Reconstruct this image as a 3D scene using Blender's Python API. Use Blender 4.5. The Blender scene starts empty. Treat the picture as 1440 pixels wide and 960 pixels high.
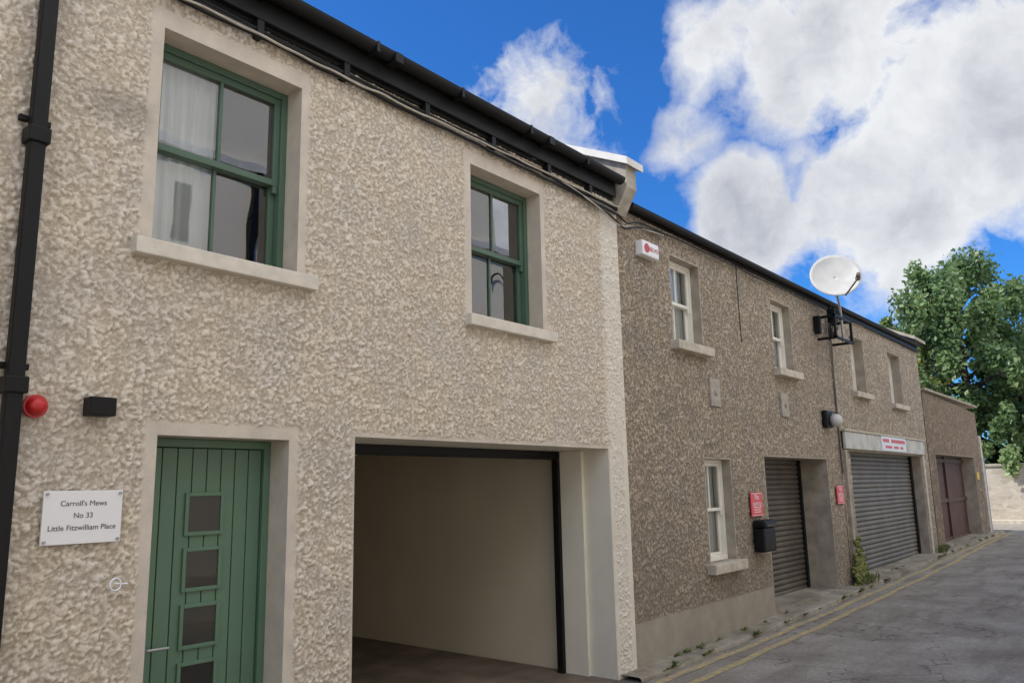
import bpy, bmesh, math, random
import numpy as np
from mathutils import Matrix, Vector
random.seed(4); rng=np.random.default_rng(7)
S=bpy.context.scene
COL=S.collection

# ------------------------------------------------------------ materials
def newmat(name):
    m=bpy.data.materials.new(name); m.use_nodes=True
    nt=m.node_tree; b=nt.nodes['Principled BSDF']
    return m,nt,b
def N(nt,t,**kw):
    n=nt.nodes.new(t)
    for k,v in kw.items(): setattr(n,k,v)
    return n
def noise(nt,vec,scale,detail=5,rough=.55):
    n=N(nt,'ShaderNodeTexNoise'); n.inputs['Scale'].default_value=scale
    n.inputs['Detail'].default_value=detail; n.inputs['Roughness'].default_value=rough
    nt.links.new(vec,n.inputs['Vector']); return n.outputs['Fac']
def ramp(nt,fac,stops):
    r=N(nt,'ShaderNodeValToRGB'); e=r.color_ramp.elements
    while len(e)<len(stops): e.new(.5)
    for i,(p,c) in enumerate(stops):
        e[i].position=p; e[i].color=(*c,1) if len(c)==3 else c
    nt.links.new(fac,r.inputs[0]); return r.outputs[0]
def mix(nt,fac,a,b,mode='MIX'):
    n=N(nt,'ShaderNodeMix',data_type='RGBA',blend_type=mode)
    for s,v in ((n.inputs[0],fac),(n.inputs[6],a),(n.inputs[7],b)):
        if isinstance(v,(int,float)): s.default_value=v
        elif isinstance(v,tuple): s.default_value=(*v,1)
        else: nt.links.new(v,s)
    return n.outputs[2]
def mth(nt,op,a,b=0.0,clamp=False):
    n=N(nt,'ShaderNodeMath',operation=op,use_clamp=clamp)
    for s,v in ((n.inputs[0],a),(n.inputs[1],b)):
        if isinstance(v,(int,float)): s.default_value=v
        else: nt.links.new(v,s)
    return n.outputs[0]
def objvec(nt,scale=(1,1,1)):
    tc=N(nt,'ShaderNodeTexCoord'); mp=N(nt,'ShaderNodeMapping'); mp.inputs['Scale'].default_value=scale
    nt.links.new(tc.outputs['Object'],mp.inputs['Vector']); return mp.outputs[0]
def bump(nt,b,h,strength=.3,dist=.01):
    n=N(nt,'ShaderNodeBump'); n.inputs['Strength'].default_value=strength; n.inputs['Distance'].default_value=dist
    nt.links.new(h,n.inputs['Height']); nt.links.new(n.outputs[0],b.inputs['Normal'])
def basic(name,c,rough=.6,metal=0,var=.12,scale=8,bmp=0.0,spec=None):
    m,nt,b=newmat(name); v=objvec(nt)
    f=noise(nt,v,scale)
    lo=tuple(x*(1-var) for x in c); hi=tuple(min(1,x*(1+var)) for x in c)
    nt.links.new(ramp(nt,f,[(.3,lo),(.7,hi)]),b.inputs['Base Color'])
    b.inputs['Roughness'].default_value=rough; b.inputs['Metallic'].default_value=metal
    if spec is not None: b.inputs['Specular IOR Level'].default_value=spec
    if bmp: bump(nt,b,noise(nt,v,scale*8),bmp,.004)
    return m

def rough_render(name,dark,mid,light,smoothc,streak=.35,edgex=None,grime=(.2,.17,.13),stain=None,lowdirt=0.0):
    m,nt,b=newmat(name)
    at=N(nt,'ShaderNodeAttribute',attribute_name='h'); am=N(nt,'ShaderNodeAttribute',attribute_name='m')
    v=objvec(nt)
    fine=noise(nt,v,90,4,.7)
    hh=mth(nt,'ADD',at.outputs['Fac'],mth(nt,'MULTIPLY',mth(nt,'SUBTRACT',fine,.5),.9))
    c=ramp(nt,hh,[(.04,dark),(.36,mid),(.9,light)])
    big=noise(nt,v,.9,5,.6)
    c=mix(nt,mth(nt,'MULTIPLY',ramp(nt,big,[(.45,(0,0,0)),(.75,(1,1,1))]),streak),c,grime,'MIX')
    st=noise(nt,objvec(nt,(3.2,1,.28)),1.6,6,.65)
    c=mix(nt,mth(nt,'MULTIPLY',ramp(nt,st,[(.52,(0,0,0)),(.8,(1,1,1))]),streak*.9),c,grime,'MIX')
    wa=ramp(nt,noise(nt,v,2.3,4,.6),[(.35,(.94,.95,.97)),(.65,(1.04,1.01,.95))])
    c=mix(nt,1.0,c,wa,'MULTIPLY')
    sn=noise(nt,v,5,6,.6)
    sc=ramp(nt,sn,[(.3,tuple(x*.8 for x in smoothc)),(.7,tuple(x*1.08 for x in smoothc))])
    c=mix(nt,am.outputs['Fac'],sc,c)
    sx=N(nt,'ShaderNodeSeparateXYZ'); nt.links.new(v,sx.inputs[0])
    if lowdirt:
        zz=mth(nt,'ADD',sx.outputs[2],mth(nt,'MULTIPLY',mth(nt,'SUBTRACT',noise(nt,v,1.7,6,.65),.5),2.2))
        f=N(nt,'ShaderNodeMapRange',interpolation_type='SMOOTHSTEP'); f.inputs[1].default_value=2.0; f.inputs[2].default_value=-.1; nt.links.new(zz,f.inputs[0])
        c=mix(nt,mth(nt,'MULTIPLY',f.outputs[0],lowdirt),c,grime)
    if edgex is not None:
        wob=mth(nt,'ADD',sx.outputs[0],mth(nt,'MULTIPLY',mth(nt,'SUBTRACT',noise(nt,v,6,5,.7),.5),.22))
        f=N(nt,'ShaderNodeMapRange',interpolation_type='SMOOTHSTEP'); f.inputs[1].default_value=edgex; f.inputs[2].default_value=edgex+.12
        nt.links.new(wob,f.inputs[0])
        c=mix(nt,mth(nt,'MULTIPLY',f.outputs[0],.55),c,(.82,.77,.67))
    if stain is not None:
        mp=N(nt,'ShaderNodeMapping'); mp.inputs['Location'].default_value=(-stain[0]*1.0,0,-stain[1]*2.2); mp.inputs['Scale'].default_value=(1.0,1,2.2); nt.links.new(v,mp.inputs['Vector'])
        ln=N(nt,'ShaderNodeVectorMath',operation='LENGTH'); nt.links.new(mp.outputs[0],ln.inputs[0])
        dd=mth(nt,'ADD',ln.outputs['Value'],mth(nt,'MULTIPLY',mth(nt,'SUBTRACT',noise(nt,v,7,5,.7),.5),.5))
        c=mix(nt,mth(nt,'MULTIPLY',ramp(nt,dd,[(.05,(1,1,1)),(.34,(0,0,0))]),.6),c,(.27,.24,.195))
    nt.links.new(c,b.inputs['Base Color']); b.inputs['Roughness'].default_value=.95
    b.inputs['Specular IOR Level'].default_value=.15
    bump(nt,b,fine,.7,.005)
    return m

M={}
M['wallA']=rough_render('cream_roughcast',(.43,.37,.295),(.665,.592,.497),(.80,.737,.645),(.64,.565,.47),.15,6.60,(.36,.315,.255),(1.82,3.86))
M['wallB']=rough_render('brown_pebbledash',(.185,.152,.117),(.385,.325,.255),(.62,.55,.46),(.48,.43,.345),.36,None,(.175,.15,.12),None,.45)
M['wallC']=rough_render('tan_pebbledash',(.21,.175,.135),(.41,.35,.275),(.60,.535,.445),(.46,.41,.33),.28,None,(.19,.165,.13),None,.35)
M['wallD']=rough_render('dark_render',(.16,.12,.09),(.265,.205,.155),(.41,.345,.27),(.36,.31,.25),.4)
M['plaster']=basic('plaster_trim',(.57,.495,.40),.9,0,.12,6,.3)
M['plasterB']=basic('weathered_plaster',(.36,.31,.245),.9,0,.25,5,.4)
M['sillA']=basic('cast_sill',(.66,.60,.505),.85,0,.12,9,.3)
M['sillB']=basic('weathered_sill',(.52,.46,.37),.9,0,.22,9,.4)
M['green']=basic('sage_green_paint',(.072,.128,.086),.42,0,.08,3,.03)
M['doorgreen']=basic('door_green_paint',(.095,.175,.112),.42,0,.07,3,.03)
M['white']=basic('white_paint',(.80,.77,.68),.5,0,.06,6,.05)
M['black']=basic('black_upvc',(.008,.008,.008),.5,0,.2,5,0,.25)
M['roller']=basic('steel_shutter',(.125,.105,.085),.55,.3,.25,2.5,.1)
M['roller2']=basic('grey_shutter',(.17,.157,.138),.5,.3,.2,2.5,.1)
M['slate']=basic('slate',(.06,.062,.07),.7,0,.3,3,.3)
M['jamb']=basic('cream_jamb_paint',(.80,.74,.60),.7,0,.05,3,.05)
M['garagewall']=basic('garage_plaster',(.66,.585,.45),.9,0,.06,1.2,.08)
M['concrete']=basic('garage_concrete',(.19,.148,.11),.85,0,.35,2.5,.3)
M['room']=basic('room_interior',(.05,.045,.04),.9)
M['curtain']=basic('curtain_cloth',(.86,.87,.87),.9,0,.04,4)
M['red']=basic('red_plastic',(.50,.018,.02),.3)
M['signred']=basic('sign_red',(.72,.06,.08),.4,0,.06)
M['signwhite']=basic('sign_white',(.82,.81,.80),.3,0,.02)
M['ink']=basic('grey_ink',(.10,.10,.11),.6)
M['steel']=basic('galvanised_steel',(.38,.38,.38),.45,.7,.15,12)
M['dish']=basic('dish_enamel',(.50,.49,.455),.45,0,.1,6)
M['brown']=basic('brown_gate_paint',(.075,.032,.020),.6,0,.3,4,.1)
M['coping']=basic('lead_coping',(.68,.66,.62),.6,0,.12,5,.1)
M['stonecap']=basic('stone_corbel',(.38,.34,.28),.9,0,.25,9,.4)
M['boardgrey']=basic('sign_board_grey',(.52,.50,.44),.55,0,.2,4,.1)
M['cable']=basic('grey_cable',(.14,.125,.11),.7,0,.3,15)
M['cablew']=basic('pale_cable',(.42,.38,.31),.7,0,.2,15)
M['bark']=basic('bark',(.11,.085,.06),.95,0,.35,6,.6)
M['yellowtiny']=basic('yellow_plate',(.65,.45,.05),.5)
M['blue']=basic('blue_paint',(.12,.2,.32),.5)
M['opp']=basic('opposite_render',(.86,.78,.65),.9,0,.05,1.2,.2)
M['oppd']=basic('opposite_trim',(.05,.045,.04),.6)
M['paving']=basic('pale_paving',(.48,.44,.37),.9,0,.15,2,.2)

def glassmat(name,k,add):
    m=bpy.data.materials.new(name); m.use_nodes=True; nt=m.node_tree; nt.nodes.clear()
    o=N(nt,'ShaderNodeOutputMaterial'); t=N(nt,'ShaderNodeBsdfTransparent'); g=N(nt,'ShaderNodeBsdfGlossy')
    t.inputs[0].default_value=(.9,.93,.92,1); g.inputs['Roughness'].default_value=.012
    f=N(nt,'ShaderNodeFresnel'); f.inputs[0].default_value=1.52
    x=N(nt,'ShaderNodeMixShader')
    nt.links.new(mth(nt,'ADD',mth(nt,'MULTIPLY',f.outputs[0],k),add,True),x.inputs[0])
    nt.links.new(t.outputs[0],x.inputs[1]); nt.links.new(g.outputs[0],x.inputs[2]); nt.links.new(x.outputs[0],o.inputs[0])
    bn=N(nt,'ShaderNodeBump'); bn.inputs['Strength'].default_value=.07; bn.inputs['Distance'].default_value=.02
    nt.links.new(noise(nt,objvec(nt),2.6,1),bn.inputs['Height']); nt.links.new(bn.outputs[0],g.inputs['Normal'])
    return m
M['glass']=glassmat('window_glass',1.9,.16)
M['glassB']=glassmat('window_glass_plain',1.4,.04)
M['glassD']=glassmat('door_glass',.7,.01)

# ------------------------------------------------------------ object helpers
def empty(name):
    e=bpy.data.objects.new(name,None); COL.objects.link(e); e.empty_display_size=.2; return e
def obj(name,verts,faces,mat=None,parent=None,smooth=False):
    me=bpy.data.meshes.new(name); me.from_pydata(verts,[],faces); me.update()
    o=bpy.data.objects.new(name,me); COL.objects.link(o)
    if mat: me.materials.append(mat)
    if parent: o.parent=parent
    if smooth:
        for p in me.polygons: p.use_smooth=True
    return o
def bm_obj(name,bm,mat,parent=None,smooth=False):
    me=bpy.data.meshes.new(name); bm.to_mesh(me); bm.free()
    o=bpy.data.objects.new(name,me); COL.objects.link(o); me.materials.append(mat)
    if parent: o.parent=parent
    if smooth:
        for p in me.polygons: p.use_smooth=True
    return o
def addbox(bm,x0,x1,y0,y1,z0,z1,bev=0.0):
    vs=[bm.verts.new(p) for p in ((x0,y0,z0),(x1,y0,z0),(x1,y1,z0),(x0,y1,z0),(x0,y0,z1),(x1,y0,z1),(x1,y1,z1),(x0,y1,z1))]
    fs=[bm.faces.new([vs[i] for i in f]) for f in ((0,3,2,1),(4,5,6,7),(0,1,5,4),(1,2,6,5),(2,3,7,6),(3,0,4,7))]
    if bev:
        ed=list({e for f in fs for e in f.edges})
        bmesh.ops.bevel(bm,geom=ed,offset=bev,segments=2,profile=.6,affect='EDGES')
def box(name,x0,x1,y0,y1,z0,z1,mat,parent=None,bev=0.0):
    bm=bmesh.new(); addbox(bm,x0,x1,y0,y1,z0,z1,bev); return bm_obj(name,bm,mat,parent)
def boxes(name,lst,mat,parent=None,bev=0.0):
    bm=bmesh.new()
    for b in lst: addbox(bm,*b,bev)
    return bm_obj(name,bm,mat,parent)
def tube(name,pts,r,mat,parent=None,res=4,poly=False):
    cu=bpy.data.curves.new(name,'CURVE'); cu.dimensions='3D'; cu.bevel_depth=r; cu.bevel_resolution=res; cu.use_fill_caps=True
    sp=cu.splines.new('POLY' if poly else 'NURBS'); sp.points.add(len(pts)-1)
    for i,p in enumerate(pts): sp.points[i].co=(*p,1)
    if not poly: sp.use_endpoint_u=True; sp.order_u=3
    o=bpy.data.objects.new(name,cu); COL.objects.link(o); cu.materials.append(mat)
    if parent: o.parent=parent
    return o
def text(name,body,size,loc,mat,parent=None,align='CENTER',rot=(math.pi/2,0,0)):
    cu=bpy.data.curves.new(name,'FONT'); cu.body=body; cu.size=size; cu.align_x=align; cu.align_y='CENTER'; cu.extrude=.0006
    o=bpy.data.objects.new(name,cu); COL.objects.link(o); o.location=loc; o.rotation_euler=rot; cu.materials.append(mat)
    if parent: o.parent=parent
    return o

# ------------------------------------------------------------ numpy noise
def gn(x,y,seed=0):
    r=np.random.default_rng(seed); T=r.random((256,256))*2*np.pi
    xi=np.floor(x).astype(int); yi=np.floor(y).astype(int); fx=x-xi; fy=y-yi
    def g(i,j,dx,dy):
        a=T[(xi+i)%256,(yi+j)%256]; return np.cos(a)*dx+np.sin(a)*dy
    u=fx*fx*fx*(fx*(fx*6-15)+10); v=fy*fy*fy*(fy*(fy*6-15)+10)
    a=g(0,0,fx,fy);b=g(1,0,fx-1,fy);c=g(0,1,fx,fy-1);d=g(1,1,fx-1,fy-1)
    return ((a*(1-u)+b*u)*(1-v)+(c*(1-u)+d*u)*v)*1.6
def lumps(x,y,seed):
    """height field of irregular stones thrown on the wall"""
    r=np.random.default_rng(seed); jx=r.random((256,256)); jy=r.random((256,256)); sz=r.uniform(.36,.76,(256,256)); hh=r.uniform(.2,1,(256,256)); an=r.uniform(0,np.pi,(256,256)); el=r.uniform(.5,1,(256,256))
    xi=np.floor(x).astype(int); yi=np.floor(y).astype(int); out=np.zeros_like(x)
    for i in(-1,0,1):
        for j in(-1,0,1):
            a=(xi+i)%256; b=(yi+j)%256
            dx=x-(xi+i+jx[a,b]); dy=y-(yi+j+jy[a,b]); c=np.cos(an[a,b]); s=np.sin(an[a,b])
            p=c*dx+s*dy; q=(-s*dx+c*dy)/el[a,b]
            t=1-(p*p+q*q)/(sz[a,b]**2)
            out=np.maximum(out,hh[a,b]*np.sqrt(np.clip(t,0,1)))
    return out
def sstep(a,b,x):
    t=np.clip((x-a)/(b-a),0,1); return t*t*(3-2*t)
def lines(a,b,step,brk):
    ks=sorted({a,b,*[k for k in brk if a<k<b]}); out=[]
    for p,q in zip(ks[:-1],ks[1:]):
        n=max(1,int(round((q-p)/step))); out+=list(np.linspace(p,q,n,endpoint=False))
    out.append(b); return np.array(out)
def rough_wall(name,x0,x1,ztop,holes,smooths,step,amp,freq,mat,parent,y0=0,z0=-.1,seed=1,ztop2=None):
    bx=[k for h in holes+smooths for k in h[:2]]; bz=[k for h in holes+smooths for k in h[2:]]
    X=lines(x0,x1,step,bx); Z=lines(z0,ztop,step,bz); GX,GZ=np.meshgrid(X,Z)
    wx=gn(GX*20,GZ*20,seed+5)*.012+gn(GX*47,GZ*47,seed+15)*.008; wz=gn(GX*20+40,GZ*20,seed+6)*.012+gn(GX*47+9,GZ*47,seed+16)*.008
    lm=lumps((GX+wx)*freq,(GZ+wz)*freq,seed)
    n2=gn(GX*freq*1.7+7,GZ*freq*1.7,seed+1); n3=gn(GX*1.3,GZ*1.3,seed+2); n4=gn((GX+wx)*freq*.33,(GZ+wz)*freq*.33,seed+3)
    n5=gn(GX*2.1+5,GZ*2.1,seed+21)
    dens=sstep(-.55,.25,n4+.35*n5)
    h=amp*(lm*(.45+.55*dens)+.22*n2+.22*n4)
    mask=np.ones_like(GX)
    wob=gn(GX*14,GZ*14,seed+9)*.02
    for (a,b,c,d) in holes+smooths:
        dx=np.maximum(np.maximum(a-GX,GX-b),0); dz=np.maximum(np.maximum(c-GZ,GZ-d),0)
        dd=np.hypot(dx,dz)
        mask*=sstep(0,.02,np.where(dd>0,np.maximum(dd-np.abs(wob),0),0))
    mask*=sstep(0,.02,GX-x0)*sstep(0,.02,x1-GX)
    bow=n3*.006
    Y=y0-(h*mask)-bow*mask
    zz=GZ.copy()
    if ztop2 is not None:
        zz=np.where(GZ>z0,z0+(GZ-z0)*(1+(ztop2-ztop)/(ztop-z0)*(GX-x0)/(x1-x0)*sstep(0.75,1,(GZ-z0)/(ztop-z0))),GZ)
    V=np.stack([GX,Y,zz],-1).reshape(-1,3)
    nx,nz=len(X),len(Z)
    cx=(X[:-1]+X[1:])/2; cz=(Z[:-1]+Z[1:])/2; CX,CZ=np.meshgrid(cx,cz)
    keep=np.ones_like(CX,bool)
    for (a,b,c,d) in holes: keep&=~((CX>a)&(CX<b)&(CZ>c)&(CZ<d))
    jj,ii=np.nonzero(keep); i0=jj*nx+ii
    F=np.stack([i0,i0+1,i0+nx+1,i0+nx],-1).astype(np.int32)
    me=bpy.data.meshes.new(name); me.vertices.add(len(V)); me.vertices.foreach_set('co',V.ravel())
    me.loops.add(F.size); me.loops.foreach_set('vertex_index',F.ravel())
    me.polygons.add(len(F)); me.polygons.foreach_set('loop_start',np.arange(0,F.size,4,dtype=np.int32)); me.polygons.foreach_set('loop_total',np.full(len(F),4,dtype=np.int32))
    me.update(calc_edges=True)
    me.polygons.foreach_set('use_smooth',np.ones(len(F),bool))
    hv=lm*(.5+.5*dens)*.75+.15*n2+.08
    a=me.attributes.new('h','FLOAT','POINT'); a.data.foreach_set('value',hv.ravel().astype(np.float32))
    a=me.attributes.new('m','FLOAT','POINT'); a.data.foreach_set('value',mask.ravel().astype(np.float32))
    me.materials.append(mat)
    o=bpy.data.objects.new(name,me); COL.objects.link(o); o.parent=parent
    return o
def reveal(name,x0,x1,z0,z1,y0,y1,mat,parent,floor=True):
    v=[(x0,y0,z0),(x1,y0,z0),(x1,y0,z1),(x0,y0,z1),(x0,y1,z0),(x1,y1,z0),(x1,y1,z1),(x0,y1,z1)]
    f=[(0,3,7,4),(1,5,6,2),(3,2,6,7)]
    if floor: f.append((0,4,5,1))
    return obj(name,v,f,mat,parent)
def room(name,x0,x1,y0,y1,z0,z1,mat,parent):
    v=[(x0,y0,z0),(x1,y0,z0),(x1,y0,z1),(x0,y0,z1),(x0,y1,z0),(x1,y1,z0),(x1,y1,z1),(x0,y1,z1)]
    return obj(name,v,[(0,3,7,4),(1,5,6,2),(3,2,6,7),(0,4,5,1),(4,7,6,5)],mat,parent)
def sash(tag,x0,x1,z0,z1,yf,mat,parent,fr=.045,st=.042,bar=.022,curtain=None,cols=2,zr=.5,cill=.045,glass='glass',cd=.19):
    L=[(x0,x0+fr,yf,yf+.11,z0,z1),(x1-fr,x1,yf,yf+.11,z0,z1),(x0+fr,x1-fr,yf,yf+.11,z1-fr,z1),(x0+fr,x1-fr,yf-.02,yf+.11,z0,z0+cill)]
    a,b=x0+fr,x1-fr; zm=z0+(z1-z0)*zr
    def one(y,lo,hi):
        o=[(a,a+st,y,y+.035,lo,hi),(b-st,b,y,y+.035,lo,hi),(a+st,b-st,y,y+.035,hi-st,hi),(a+st,b-st,y,y+.035,lo,lo+st)]
        w=(b-a-2*st)
        for k in range(1,cols):
            c=a+st+w*k/cols; o.append((c-bar/2,c+bar/2,y+.003,y+.032,lo+st,hi-st))
        return o
    up=one(yf+.018,zm-st*.5,z1-fr); dn=one(yf+.056,z0+cill,zm+st*.5)
    horns=[(a+.004,a+st-.004,yf+.02,yf+.05,zm-st*.5-.05,zm-st*.5),(b-st+.004,b-.004,yf+.02,yf+.05,zm-st*.5-.05,zm-st*.5)]
    boxes(tag+'_frame',L+up+dn+horns,mat,parent,.003)
    for nm,y,lo,hi in(('upper',yf+.036,zm,z1-fr-st*.5),('lower',yf+.074,z0+cill+st*.5,zm)):
        obj(tag+'_glass_'+nm,[(a+st*.5,y,lo),(b-st*.5,y,lo),(b-st*.5,y,hi),(a+st*.5,y,hi)],[(0,1,2,3)],M[glass],parent)
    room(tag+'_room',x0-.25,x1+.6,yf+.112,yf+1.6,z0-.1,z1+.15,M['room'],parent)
    if curtain:
        c0,c1=curtain; n=60; vs=[];fs=[]
        for i in range(n+1):
            x=c0+(c1-c0)*i/n; y=yf+cd+.018*math.sin(i*.75)+.008*math.sin(i*1.9)
            vs+= [(x,y,z0-.05),(x,y,z1+.05)]
            if i: fs.append((2*i-2,2*i,2*i+1,2*i-1))
        obj(tag+'_curtain',vs,fs,M['curtain'],parent,True)

# ------------------------------------------------------------ ground
def gz(x): return 0.2*float(sstep(7.5,27,np.array(min(max(x,7.5),27)))) 
def strip(name,x0,x1,ya,yb,dz,mat,parent=None,n=80,wob=0):
    vs=[];fs=[]
    for i in range(n+1):
        x=x0+(x1-x0)*i/n; z=gz(x)+dz
        A=ya(x) if callable(ya) else ya; B=yb(x) if callable(yb) else yb
        vs+=[(x,A,z),(x,B,z)]
        if i: fs.append((2*i-2,2*i,2*i+1,2*i-1))
    return obj(name,vs,fs,mat,parent)
m,nt,b=newmat('earth_ground'); v=objvec(nt)
nt.links.new(ramp(nt,noise(nt,v,.7),[(.3,(.10,.09,.07)),(.7,(.17,.155,.125))]),b.inputs['Base Color']); b.inputs['Roughness'].default_value=.95; M['ground']=m
xs=[-500]+list(np.linspace(7.5,27,40))+[500]
vs=[];fs=[]
for i,x in enumerate(xs):
    z=gz(x)-.004; vs+=[(x,-500,z),(x,500,z)]
    if i: fs.append((2*i-2,2*i,2*i+1,2*i-1))
obj('ground',vs,fs,M['ground'])

m,nt,b=newmat('asphalt'); v=objvec(nt)
f1=noise(nt,v,1.1,6,.65); f2=noise(nt,v,110,3,.8); f3=noise(nt,objvec(nt,(.35,2.2,1)),1.4,5,.6); f4=noise(nt,v,22,5,.7)
c=ramp(nt,f1,[(.3,(.245,.215,.18)),(.5,(.35,.315,.268)),(.72,(.46,.42,.36))])
c=mix(nt,.8,c,ramp(nt,f2,[(.3,(.45,.45,.45)),(.7,(1.4,1.4,1.4))]),'MULTIPLY')
c=mix(nt,.8,c,ramp(nt,f4,[(.3,(.72,.72,.72)),(.7,(1.2,1.2,1.2))]),'MULTIPLY')
c=mix(nt,mth(nt,'MULTIPLY',ramp(nt,f3,[(.5,(0,0,0)),(.68,(1,1,1))]),.5),c,(.16,.138,.11))
vo=N(nt,'ShaderNodeTexVoronoi',feature='DISTANCE_TO_EDGE'); vo.inputs['Scale'].default_value=.55
wv=N(nt,'ShaderNodeVectorMath',operation='ADD'); nz=N(nt,'ShaderNodeTexNoise'); nz.inputs['Scale'].default_value=2.5; nt.links.new(v,nz.inputs['Vector'])
nt.links.new(v,wv.inputs[0]); nt.links.new(nz.outputs['Color'],wv.inputs[1]); nt.links.new(wv.outputs[0],vo.inputs['Vector'])
c=mix(nt,mth(nt,'MULTIPLY',ramp(nt,vo.outputs[0],[(.0,(1,1,1)),(.012,(0,0,0))]),.6),c,(.07,.062,.05))
nt.links.new(c,b.inputs['Base Color']); b.inputs['Roughness'].default_value=.92; b.inputs['Specular IOR Level'].default_value=.15; bump(nt,b,f2,.8,.008); M['asphalt']=m
strip('road',-20,60,-5.6,-.26,.004,M['asphalt'])
strip('side_road',29.2,33.0,-.26,40,.003,M['asphalt'],n=4)
m,nt,b=newmat('old_concrete_footway'); v=objvec(nt)
c=ramp(nt,noise(nt,v,1.8,7,.7),[(.3,(.14,.115,.08)),(.5,(.30,.26,.20)),(.72,(.43,.385,.315))])
moss=ramp(nt,noise(nt,objvec(nt,(1,2.5,1)),2.2,6,.7),[(.54,(0,0,0)),(.66,(1,1,1))])
c=mix(nt,mth(nt,'MULTIPLY',moss,.65),c,(.12,.12,.045)); nt.links.new(c,b.inputs['Base Color']); b.inputs['Roughness'].default_value=.95
bump(nt,b,noise(nt,v,40),.6,.01); M['foot']=m
pv=empty('pavement')
n=90; vs=[];fs=[]
for i in range(n+1):
    x=6.7+(27.6-6.7)*i/n; k=.035+.03*float(sstep(8,12,np.array(x))); yk=-.235+.012*math.sin(x*3.1)+.01*math.sin(x*7.7)
    z=gz(x); vs+=[(x,.6,z+k+.015),(x,yk+.02,z+k),(x,yk,z+k-.012),(x,yk-.008,z-.01)]
    if i:
        a=4*(i-1)
        for q in range(3): fs.append((a+q,a+q+1,a+q+5,a+q+4))
obj('footway_surface',vs,fs,M['foot'],pv)
box('opposite_footway',-20,26.5,-7.5,-5.6,-.05,.12,M['paving'],pv,.01)  # out of view; pale paving added to bounce sunlight back at the facade
m,nt,b=newmat('worn_yellow_paint'); v=objvec(nt)
c=mix(nt,ramp(nt,noise(nt,v,11,7,.78),[(.42,(0,0,0)),(.56,(1,1,1))]),(.60,.45,.17),(.35,.305,.23))
c=mix(nt,.6,c,ramp(nt,noise(nt,v,110,3,.8),[(.3,(.6,.6,.6)),(.7,(1.25,1.25,1.25))]),'MULTIPLY')
nt.links.new(c,b.inputs['Base Color']); b.inputs['Roughness'].default_value=.9; bump(nt,b,noise(nt,v,110,3,.8),.8,.006); M['yel']=m
yl=empty('double_yellow_lines')
def yo(x): return -.62+.30*float(sstep(16,27,np.array(x)))*.6
def wb(x): return .012*math.sin(x*2.3)+.008*math.sin(x*5.9+1)
strip('outer_line',6.0,27.5,lambda x:yo(x)-.045+wb(x),lambda x:yo(x)+.045+wb(x),.009,M['yel'],yl,n=160)
strip('inner_line',6.0,27.5,lambda x:yo(x)*.42-.12-.045-wb(x),lambda x:yo(x)*.42-.12+.045-wb(x),.009,M['yel'],yl,n=160)

# ------------------------------------------------------------ house A
A=empty('mews_house')
W1=(2.04,3.00,3.14,4.44); W2=(4.69,5.65,3.14,4.44); DR=(2.14,2.98,-.1,2.08); GA=(3.50,6.65,-.1,2.12)
holesA=[W1,W2,DR,GA]
smoothA=[(1.98,3.05,3.14,4.54),(4.63,5.70,3.14,4.54),(2.085,3.035,-.1,2.145),(6.65,6.70,-.1,2.12),(3.5,6.65,2.12,2.135),(6.94,7.0,-.1,2.3)]
rough_wall('roughcast_wall',1.0,7.0,4.72,holesA,smoothA,.0068,.0150,36,M['wallA'],A,seed=1)
rough_wall('roughcast_wall_west',-6,1.0,4.72,[],[],.03,.012,20,M['wallA'],A,seed=1)
for h,t in((W1,'win1'),(W2,'win2')):
    reveal(t+'_reveal',h[0],h[1],h[2],h[3],0,.30,M['plaster'],A)
    sash(t,h[0]+.002,h[1]-.002,h[2]+.002,h[3]-.002,.155,M['green'],A,curtain=(h[0]+.0,h[0]+(.52 if t=='win1' else .20)),cd=.15)
box('win1_sill',1.925,3.12,-.075,.16,3.045,3.138,M['sillA'],A,.008)
box('win2_sill',4.60,5.77,-.075,.16,3.045,3.138,M['sillA'],A,.008)
reveal('door_reveal',*DR,0,.32,M['plaster'],A,False)
DRm=M['doorgreen']; yd=.2
boxes('door_frame',[(2.142,2.187,yd-.012,yd+.08,0,2.078),(2.933,2.978,yd-.012,yd+.08,0,2.078),(2.187,2.933,yd-.012,yd+.08,2.03,2.078)],DRm,A,.004)
pl=[];nP=8;w=(2.928-2.192)/nP
for i in range(nP):
    pl.append((2.192+i*w+.003,2.192+(i+1)*w-.003,yd+.01,yd+.05,.02,2.026))
boxes('door_planks',pl,DRm,A,.004)
box('door_core',2.19,2.93,yd+.028,yd+.07,.02,2.026,DRm,A)
px0,px1=2.452,2.652
for i,zc in enumerate((1.65,1.34,1.03,.72)):
    a,b_,c,d=px0,px1,zc-.10,zc+.10; t=.022
    boxes('door_light_bead_%d'%i,[(a-t,a,yd-.006,yd+.02,c-t,d+t),(b_,b_+t,yd-.006,yd+.02,c-t,d+t),(a,b_,yd-.006,yd+.02,d,d+t),(a,b_,yd-.006,yd+.02,c-t,c)],DRm,A,.004)
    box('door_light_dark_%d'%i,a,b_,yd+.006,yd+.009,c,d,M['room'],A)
    obj('door_light_glass_%d'%i,[(a,yd+.003,c),(b_,yd+.003,c),(b_,yd+.003,d),(a,yd+.003,d)],[(0,1,2,3)],M['glassD'],A)
tube('door_handle',[(2.225,yd+.01,.945),(2.225,yd-.05,.945),(2.235,yd-.055,.945),(2.345,yd-.055,.943)],.009,M['steel'],A,poly=True)
box('door_handle_plate',2.208,2.242,yd-.004,yd+.012,.85,1.02,M['steel'],A,.003)
box('door_step',2.10,3.02,-.06,.25,-.05,.02,M['concrete'],A,.006)
gy=.3
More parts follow.
